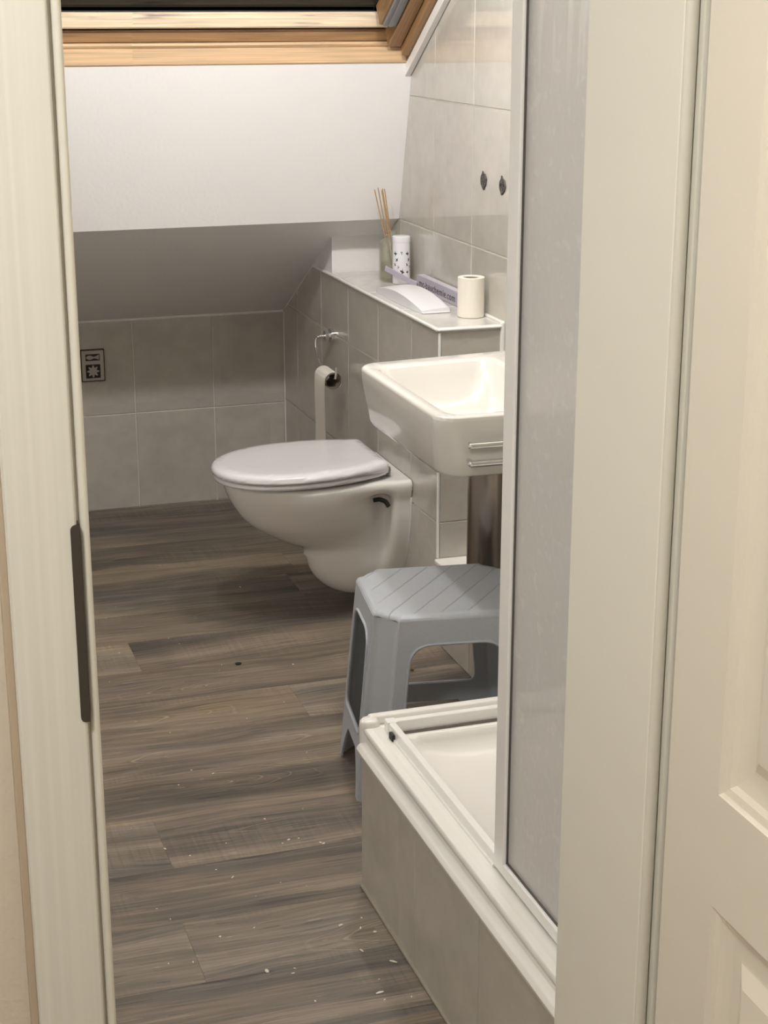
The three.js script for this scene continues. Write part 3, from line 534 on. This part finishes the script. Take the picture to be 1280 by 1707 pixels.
{
  const t = thing('shower_screen', 'frosted shower screen with white aluminium frame on the tray rim', 'shower screen', [0, 0, 0]);
  const X = 0.8595, top = 1.92;
  part('frame', merge([box(X - 0.009, X + 0.010, 0.3225, top, -2.045, -2.008, 0.003), box(X - 0.0095, X + 0.0095, 0.323, 0.344, -2.01, -1.705, 0.003), box(X - 0.0095, X + 0.0095, top - 0.03, top, -2.01, -1.705, 0.003)]), M.whiteProfile, t);
  const gb = texture(256, 1024, (u, v) => { const top = sstep(0.70, 0.76, v), drip = Math.pow(fbm(u * 14, v * 5, 3), 2) * 170 * (0.25 + top), d = fbm(u * 34, v * 230, 3) * 110, w = fbm(u * 2.4 + v * 9, v * 44, 3) * 60; const k = drip + d + w; return [k, k, k]; }, false);
  const gc = texture(256, 1024, (u, v) => { const top = sstep(0.71, 0.77, v), spot = sstep(0.66, 0.76, fbm(u * 22, v * 150, 3)), drip = sstep(0.56, 0.68, fbm(u * 22 + 5, v * 16, 3)) * top; const k = 236 + spot * 7 + drip * 12; return [k, k * 0.997, k * 0.99]; });
  const uvs = box(X - 0.002, X + 0.002, 0.34, top - 0.025, -2.011, -1.704);
  { const p = uvs.attributes.position, uv = uvs.attributes.uv; for (let i = 0; i < p.count; i++) uv.setXY(i, (p.getZ(i) + 2.011) / 0.32, p.getY(i) / 2); }
  part('pane', uvs, phy(0xffffff, 0.55, { map: gc, bumpMap: gb, bumpScale: 0.0015, transmission: 0.5, thickness: 0, ior: 1.45 }), t, 'frosted pane with lime marks');
  part('gasket', merge([box(X - 0.0045, X + 0.0045, 0.342, top - 0.03, -2.0095, -2.0055), box(X - 0.0045, X + 0.0045, 0.3435, 0.3465, -2.008, -1.705)]), std(0x5a554f, 0.7), t);
}

/* ------------------------------------------------------------------ paper holder and roll */
{
  const t = thing('paper_holder', 'chrome toilet paper holder on the tiled boxing behind the toilet', 'paper holder', [0, 0, 0]);
  const y = 0.632, z = -4.550, x = XB;
  part('mount', merge([cyl(0.020, 0.020, 0.010, 32).rotateZ(Math.PI / 2).translate(x - 0.005, y, z), cyl(0.012, 0.015, 0.016, 24).rotateZ(Math.PI / 2).translate(x - 0.018, y, z)]), M.chrome, t);
  part('arm', merge([rod([x - 0.004, y, z], [x - 0.050, y - 0.001, z + 0.002], 0.0065, 14), rod([x - 0.046, y - 0.001, z - 0.006], [x - 0.046, y - 0.001, z + 0.010], 0.0055, 12)]), M.chrome, t);
  part('wire', merge([tube([[x - 0.046, y - 0.003, z], [x - 0.052, y - 0.010, z - 0.001], [x - 0.054, y - 0.03, z + 0.004], [x - 0.053, y - 0.06, z + 0.028], [x - 0.052, y - 0.078, z + 0.050], [x - 0.052, y - 0.0875, z + 0.066], [x - 0.052, y - 0.0875, z + 0.192]], 0.0036, 60), tube([[x - 0.052, y - 0.0875, z + 0.186], [x - 0.052, y - 0.084, z + 0.193], [x - 0.050, y - 0.070, z + 0.193], [x - 0.047, y - 0.055, z + 0.187]], 0.0036, 24)]), M.chrome, t);
}
{
  const t = thing('toilet_paper', 'nearly empty toilet paper roll hanging on the chrome holder with a long loose strip', 'toilet paper', [XB - 0.052, 0.535, -4.428]);
  const paper = std(0xefe9df, 0.95);
  const core = lathe([[0.0205, -0.05], [0.0225, -0.05], [0.0225, 0.05], [0.0205, 0.05], [0.0205, -0.05]], 40).rotateX(Math.PI / 2);
  part('core', core, std(0x8a7d70, 0.95), t, 'brown card core');
  const rings = []; const pts = [];
  for (let i = 0; i <= 30; i++) { const q = (-0.25 + 1.2 * i / 30) * Math.PI; pts.push([Math.cos(q) * 0.0245, Math.sin(q) * 0.0245]); }
  for (let i = 1; i <= 12; i++) pts.push([pts[30][0] - 0.001 * Math.sin(i * 0.6), pts[30][1] - i * 0.0188]);
  const nrm = (i) => { const a = pts[Math.max(0, i - 1)], b = pts[Math.min(pts.length - 1, i + 1)], l = Math.hypot(b[0] - a[0], b[1] - a[1]); return [(b[1] - a[1]) / l, -(b[0] - a[0]) / l]; };
  for (const zz of [-0.05, 0.05]) { const f = pts.map((p) => [p[0], p[1], zz]), g = pts.map((p, i) => { const n = nrm(i); return [p[0] + n[0] * 0.0012, p[1] + n[1] * 0.0012, zz]; }).reverse(); rings.push([...f, ...g]); }
  { // strip with thickness: build as loft between the two ends without fan caps
    part('sheet', loft(rings, { capStart: false, capEnd: false, crease: 0.7 }), paper, t); }
}

/* ------------------------------------------------------------------ things on the ledge */
{
  const t = thing('reed_diffuser', 'pale glass reed diffuser bottle with thin wooden sticks behind the white jar', 'diffuser', [1.478, LEDGE, -4.382]);
  const r = 0.036;
  part('bottle', lathe([[0, 0.001], [r - 0.004, 0.001], [r, 0.005], [r, 0.102], [r - 0.004, 0.110], [0.018, 0.118], [0.013, 0.122], [0.013, 0.136], [0.011, 0.136], [0.011, 0.121], [r - 0.006, 0.106], [r - 0.003, 0.100], [r - 0.003, 0.006], [0, 0.004]], 48), phy(0xeff1ea, 0.12, { transmission: 0.88, thickness: 0, ior: 1.45 }), t);
  part('oil', lathe([[0, 0.005], [r - 0.0045, 0.005], [r - 0.0045, 0.05], [0, 0.05]], 32), phy(0xe8e4d2, 0.1, { transmission: 0.85, thickness: 0 }), t);
  const wood = std(0xc09a70, 0.7);
  for (const [bx, bz, tx, tz, l] of [[-0.004, 0.003, -0.052, 0.004, 0.252], [-0.001, -0.003, -0.038, -0.008, 0.255], [0.002, 0.004, -0.030, 0.006, 0.254], [0.004, 0, -0.021, -0.003, 0.252], [0.001, 0.001, -0.034, 0.012, 0.250]]) part('reed', rod([bx * 2.2 - tx * 0.25, 0.012, bz], [tx, l, tz], 0.0016, 6), wood, t);
}
{
  const t = thing('jar', 'slim white jar printed with small grey birds on the ledge end', 'jar', [1.4835, LEDGE, -4.318]);
  const r = 0.0245, c = document.createElement('canvas'); c.width = 1024; c.height = 512; const k = c.getContext('2d');
  k.fillStyle = '#f1f1f3'; k.fillRect(0, 0, 1024, 512); k.fillStyle = '#4a4a50';
  const bird = (x, y, s, a) => { k.save(); k.translate(x, y); k.rotate(a); k.scale(s, s); k.beginPath(); k.moveTo(-30, -4); k.lineTo(-8, -6); k.lineTo(-20, -30); k.lineTo(8, -8); k.lineTo(20, -10); k.lineTo(28, -2); k.lineTo(14, 6); k.lineTo(6, 30); k.lineTo(-6, 10); k.lineTo(-32, 12); k.closePath(); k.fill(); k.restore(); };
  const sprig = (x, y, s, a) => { k.save(); k.translate(x, y); k.rotate(a); k.scale(s, s); for (const [u, v] of [[0, 0], [14, -10], [-12, -12], [4, 16]]) { k.beginPath(); k.arc(u, v, 8, 0, 7); k.fill(); } k.restore(); };
  for (const o of [0, 262, 524, 786]) { bird(70 + o, 130, 1.15, 0.2); sprig(190 + o, 120, 0.9, 0); bird(100 + o, 205, 1.0, -0.7); bird(60 + o, 270, 0.8, 0.9); sprig(128 + o, 300, 0.8, 0.5); bird(70 + o, 360, 0.9, 0.1); bird(205 + o, 355, 1.3, 0.5); }
  const tex = new THREE.CanvasTexture(c); tex.colorSpace = THREE.SRGBColorSpace; tex.wrapS = THREE.RepeatWrapping;
  const white = phy(0xf1f1f3, 0.25);
  part('body', new THREE.CylinderGeometry(r, r, 0.112, 48, 1, true).translate(0, 0.057, 0), phy(0xffffff, 0.25, { map: tex }), t);
  part('base', lathe([[0, 0.0005], [r - 0.002, 0.0005], [r, 0.0025], [r, 0.004]], 48), white, t);
  part('lid', lathe([[r - 0.0004, 0.1125], [r - 0.0012, 0.1135], [r + 0.0004, 0.1145], [r + 0.0004, 0.128], [r - 0.002, 0.131], [0, 0.1315]], 48), white, t);
}
{
  // folding ruler standing on edge, first leg swung out
  const t = thing('folding_ruler', 'lavender folding ruler with printed web address standing on the ledge', 'ruler', [0, 0, 0]);
  const c = document.createElement('canvas'); c.width = 1024; c.height = 176; const k = c.getContext('2d');
  k.fillStyle = '#b9b5c2'; k.fillRect(0, 0, 1024, 176); k.fillStyle = '#2a2830'; k.font = 'bold 118px sans-serif'; k.textAlign = 'center'; k.textBaseline = 'middle'; k.setTransform(1, 0, 0, 1, 0, 0); k.fillText('mc-bauchemie.com', 500, 96, 900);
  const tex = new THREE.CanvasTexture(c); tex.colorSpace = THREE.SRGBColorSpace;
  const lav = std(0xbdb8c5, 0.5), lavTop = std(0xc9c6cd, 0.6);
  const z0 = -4.225, z1 = -3.905, x0 = 1.496, y0 = LEDGE + 0.0005, h = 0.038;
  for (let i = 0; i < 5; i++) part('leg', box(x0 + 0.0004 + i * 0.0042, x0 + 0.0041 + i * 0.0042, y0, y0 + h, z0, z1, 0.001), i ? lavTop : lav, t);
  const f = new THREE.PlaneGeometry(z1 - z0 - 0.004, h - 0.003); f.rotateY(-Math.PI / 2); f.translate(x0 + 0.0001, y0 + h / 2, (z0 + z1) / 2);
  part('printed_face', f, std(0xffffff, 0.5, { map: tex }), t, 'dark printed letters on lavender');
  const g2 = new RoundedBoxGeometry(0.0032, 0.015, 0.126, 2, 0.001); g2.translate(0, 0, -0.060); g2.rotateX(0.262); g2.rotateY(0.46); g2.translate(x0 - 0.003, y0 + 0.0105, z0 + 0.004);
  part('open_leg', g2, lav, t);
  part('joint', cyl(0.006, 0.006, 0.006, 20).rotateZ(Math.PI / 2).translate(x0 + 0.000, y0 + 0.010, z0 + 0.006), M.greySteel, t);
}
{
  const t = thing('plastic_cover', 'white arched plastic cover lying on the ledge before the ruler', 'cover', [0, 0, 0]);
  const z0 = -4.20, z1 = -3.852, n = 28, rings = [];
  for (let i = 0; i <= n; i++) { const q = i / n, z = z0 + (z1 - z0) * q, a = Math.sin(Math.PI * Math.min(1, Math.max(0, q * 0.94 + 0.05))), h = 0.006 + 0.024 * Math.pow(a, 0.9);
    const h2 = 0.012 + 0.021 * Math.pow(a, 0.9), xa = 1.374 - 0.006 * a + 0.004 * q, xb = 1.452, y = LEDGE + 0.0005;
    rings.push([[xa, y, z], [xa, y + h * 0.95, z], [xa + 0.003, y + h, z], [xa + 0.03, y + h + (h2 - h) * 0.55, z], [xb - 0.006, y + h2, z], [xb, y + h2 - 0.003, z], [xb, y, z]]); }
  part('cover', loft(rings, { crease: 0.45 }), phy(0xededf0, 0.3), t);
  part('end_rib', box(1.378, 1.452, LEDGE + 0.0005, LEDGE + 0.0045, -3.853, -3.8475, 0.0015), M.seat, t);
}
{
  const t = thing('paper_roll', 'cream paper roll standing upright on the near end of the ledge', 'paper roll', [1.482, LEDGE, -3.785]);
  const bump = texture(256, 256, (u, v) => { const k = 128 + (fbm(u * 60, v * 40, 2) - 0.5) * 200; return [k, k, k]; }, false);
  part('paper', lathe([[0.018, 0.0005], [0.0325, 0.0005], [0.0332, 0.002], [0.0332, 0.0965], [0.0325, 0.098], [0.021, 0.098], [0.020, 0.0975], [0.018, 0.09], [0.018, 0.0005]], 56), std(0xf1ebde, 0.9, { bumpMap: bump, bumpScale: 0.0006 }), t);
  part('core', lathe([[0.0165, 0.0007], [0.0178, 0.0007], [0.0178, 0.0955], [0.0165, 0.0955], [0.0165, 0.0007]], 40), std(0x8d7f6e, 0.95), t);
}

/* ------------------------------------------------------------------ small wall and floor things */
{
  const t = thing('switch_plate', 'small grey cover plate with fish and star motifs on the rear tiles', 'cover plate', [0.7375, 0.474, ZB]);
  const w = 0.0735, h = 0.101;
  part('plate', box(-w / 2 + 0.002, w / 2 - 0.002, -h / 2 + 0.002, h / 2 - 0.002, -0.001, 0.006, 0.0015), std(0xb9b2a6, 0.5), t);
  part('border', merge([box(-w / 2, w / 2, h / 2 - 0.0026, h / 2, 0, 0.0066), box(-w / 2, w / 2, -h / 2, -h / 2 + 0.0026, 0, 0.0066), box(-w / 2, -w / 2 + 0.0026, -h / 2, h / 2, 0, 0.0066), box(w / 2 - 0.0026, w / 2, -h / 2, h / 2, 0, 0.0066)]), std(0x3a2f27, 0.6), t);
  const black = std(0x141110, 0.5), pale = std(0xb4aea3, 0.5);
  const f1 = part('fish_field', box(-0.022, 0.022, 0.015, 0.036, 0.0055, 0.0065), std(0x31251f, 0.5), t);
  const f = new THREE.Shape(); f.moveTo(-0.021, 0.0255); f.quadraticCurveTo(-0.012, 0.0375, 0.002, 0.0275); f.quadraticCurveTo(0.010, 0.0275, 0.020, 0.0345); f.lineTo(0.019, 0.0175); f.quadraticCurveTo(0.010, 0.0235, 0.002, 0.0225); f.quadraticCurveTo(-0.012, 0.0135, -0.021, 0.0255);
  part('fish', new THREE.ExtrudeGeometry(f, { depth: 0.0012, bevelEnabled: false }).translate(0, 0, 0.0062), pale, f1);
  const f2 = part('star_field', box(-0.0225, 0.0225, -0.040, 0.003, 0.0055, 0.0065), black, t);
  const s = new THREE.Shape(); for (let i = 0; i < 64; i++) { const q = i / 64 * 2 * Math.PI, r = 0.0155 + 0.0042 * Math.cos(q * 8), x = Math.cos(q) * r, y = -0.0185 + Math.sin(q) * r; i ? s.lineTo(x, y) : s.moveTo(x, y); }
  part('star', new THREE.ExtrudeGeometry(s, { depth: 0.0012, bevelEnabled: false }).translate(0, 0, 0.0062), pale, f2);
}
[[-3.811, 1.139, 0, 'grey filled drill hole in the wall tile above the ledge, without punctures'], [-3.690, 1.138, 1, 'grey filled drill hole with two dark punctures, next to the shower screen']].forEach(([z, y, k, label]) => {
  const t = thing('filled_hole', label, 'wall plug', [XR, y, z]);
  const s = new THREE.Shape(); for (let i = 0; i < 40; i++) { const q = i / 40 * 2 * Math.PI; let r = 0.0165 + 0.0016 * Math.sin(q * 3 + k) + 0.001 * Math.sin(q * 7 + k * 2); if (Math.abs(q - 1.85) < 0.3) r += 0.007 * (1 - Math.abs(q - 1.85) / 0.3); if (Math.abs(q - 4.6) < 0.4) r += 0.003; const a = Math.cos(q) * r, b = Math.sin(q) * r; i ? s.lineTo(a, b) : s.moveTo(a, b); }
  const m = texture(128, 128, (u, v) => { const n = fbm(u * 14 + k * 5, v * 14, 4), q = 78 + (n - 0.5) * 120; return [q * 1.03, q, q * 0.94]; });
  const g = new THREE.ExtrudeGeometry(s, { depth: 0.002, bevelEnabled: true, bevelSize: 0.0008, bevelThickness: 0.0005, bevelSegments: 1 }); const uv = g.attributes.uv; for (let i = 0; i < uv.count; i++) uv.setXY(i, uv.getX(i) * 24 + 0.5, uv.getY(i) * 24 + 0.5);
  g.rotateY(-Math.PI / 2); g.translate(-0.0002, 0, 0);
  part('filler', g, std(0xffffff, 0.95, { map: m }), t);
  part('rim', new THREE.TorusGeometry(0.0165, 0.0014, 6, 40).rotateY(Math.PI / 2).translate(-0.0022, 0, 0), std(0x57524c, 0.9), t);
  if (k) for (const q of [-0.0095, 0.0095]) part('puncture', new THREE.SphereGeometry(0.0032, 12, 8).scale(0.4, 1.3, 1).translate(-0.003, 0.002, q), M.dark, t);
});
{
  const t = thing('screw', 'brass coloured screw lying on the floor under the stool', 'screw', [1.235, 0.0, -3.53]);
  const b = std(0x9c8a62, 0.35, { metalness: 0.8 });
  part('shank', rod([-0.022, 0.0036, 0.0], [0.008, 0.0045, 0.0], 0.0026), b, t); part('head', cyl(0.0062, 0.003, 0.004, 16).rotateZ(Math.PI / 2).translate(0.009, 0.0058, 0), b, t);
}
single('floor_knot', cyl(0.0075, 0.0085, 0.0022, 20).scale(1, 1, 0.9), M.dark, 'black round plastic disc on the wooden floor before the toilet', 'plug', [0.853, 0.0011, -3.705]);
{
  const bits = [];
  const flake = (x, z, s) => { const g = new THREE.IcosahedronGeometry(s, 0); g.scale(1 + rnd() * 1.3, 0.35, 0.6 + rnd() * 0.5); g.rotateY(rnd() * 6.3); g.translate(x, s * 0.3, z); bits.push(g); };
  // measured spots, then a loose scatter along the shower base
  for (const [x, z, s] of [[0.735, -2.80, 0.0028], [0.755, -2.80, 0.0022], [0.79, -2.77, 0.003], [0.795, -2.765, 0.0022], [0.72, -2.79, 0.002], [0.62, -3.16, 0.0024], [0.66, -3.13, 0.0024], [0.58, -3.1, 0.002], [0.50, -2.84, 0.0026], [0.53, -2.5, 0.0026], [0.58, -2.37, 0.0034], [0.62, -2.35, 0.0022], [0.75, -2.38, 0.003], [0.79, -2.33, 0.0042], [0.74, -2.25, 0.0036], [0.77, -2.45, 0.0026], [0.74, -2.47, 0.0026], [0.79, -2.43, 0.003], [0.98, -3.66, 0.003], [0.99, -4.25, 0.003]]) flake(x, z, s);
  for (let i = 0; i < 26; i++) { const q = Math.pow(rnd(), 1.7); flake(0.80 - q * 0.42, -2.95 + rnd() * 0.95, 0.0008 + rnd() * 0.0013); }
  for (let i = 0; i < 16; i++) flake(0.45 + rnd() * 0.45, -4.4 + rnd() * 1.4, 0.0009 + rnd() * 0.001);
  const m = single('plaster_crumbs', merge(bits), std(0xe4ddcc, 0.9), 'pale plaster crumbs scattered on the wooden floor beside the shower base', 'crumbs'); m.userData.kind = 'stuff';
}

renderer.render(scene, camera);
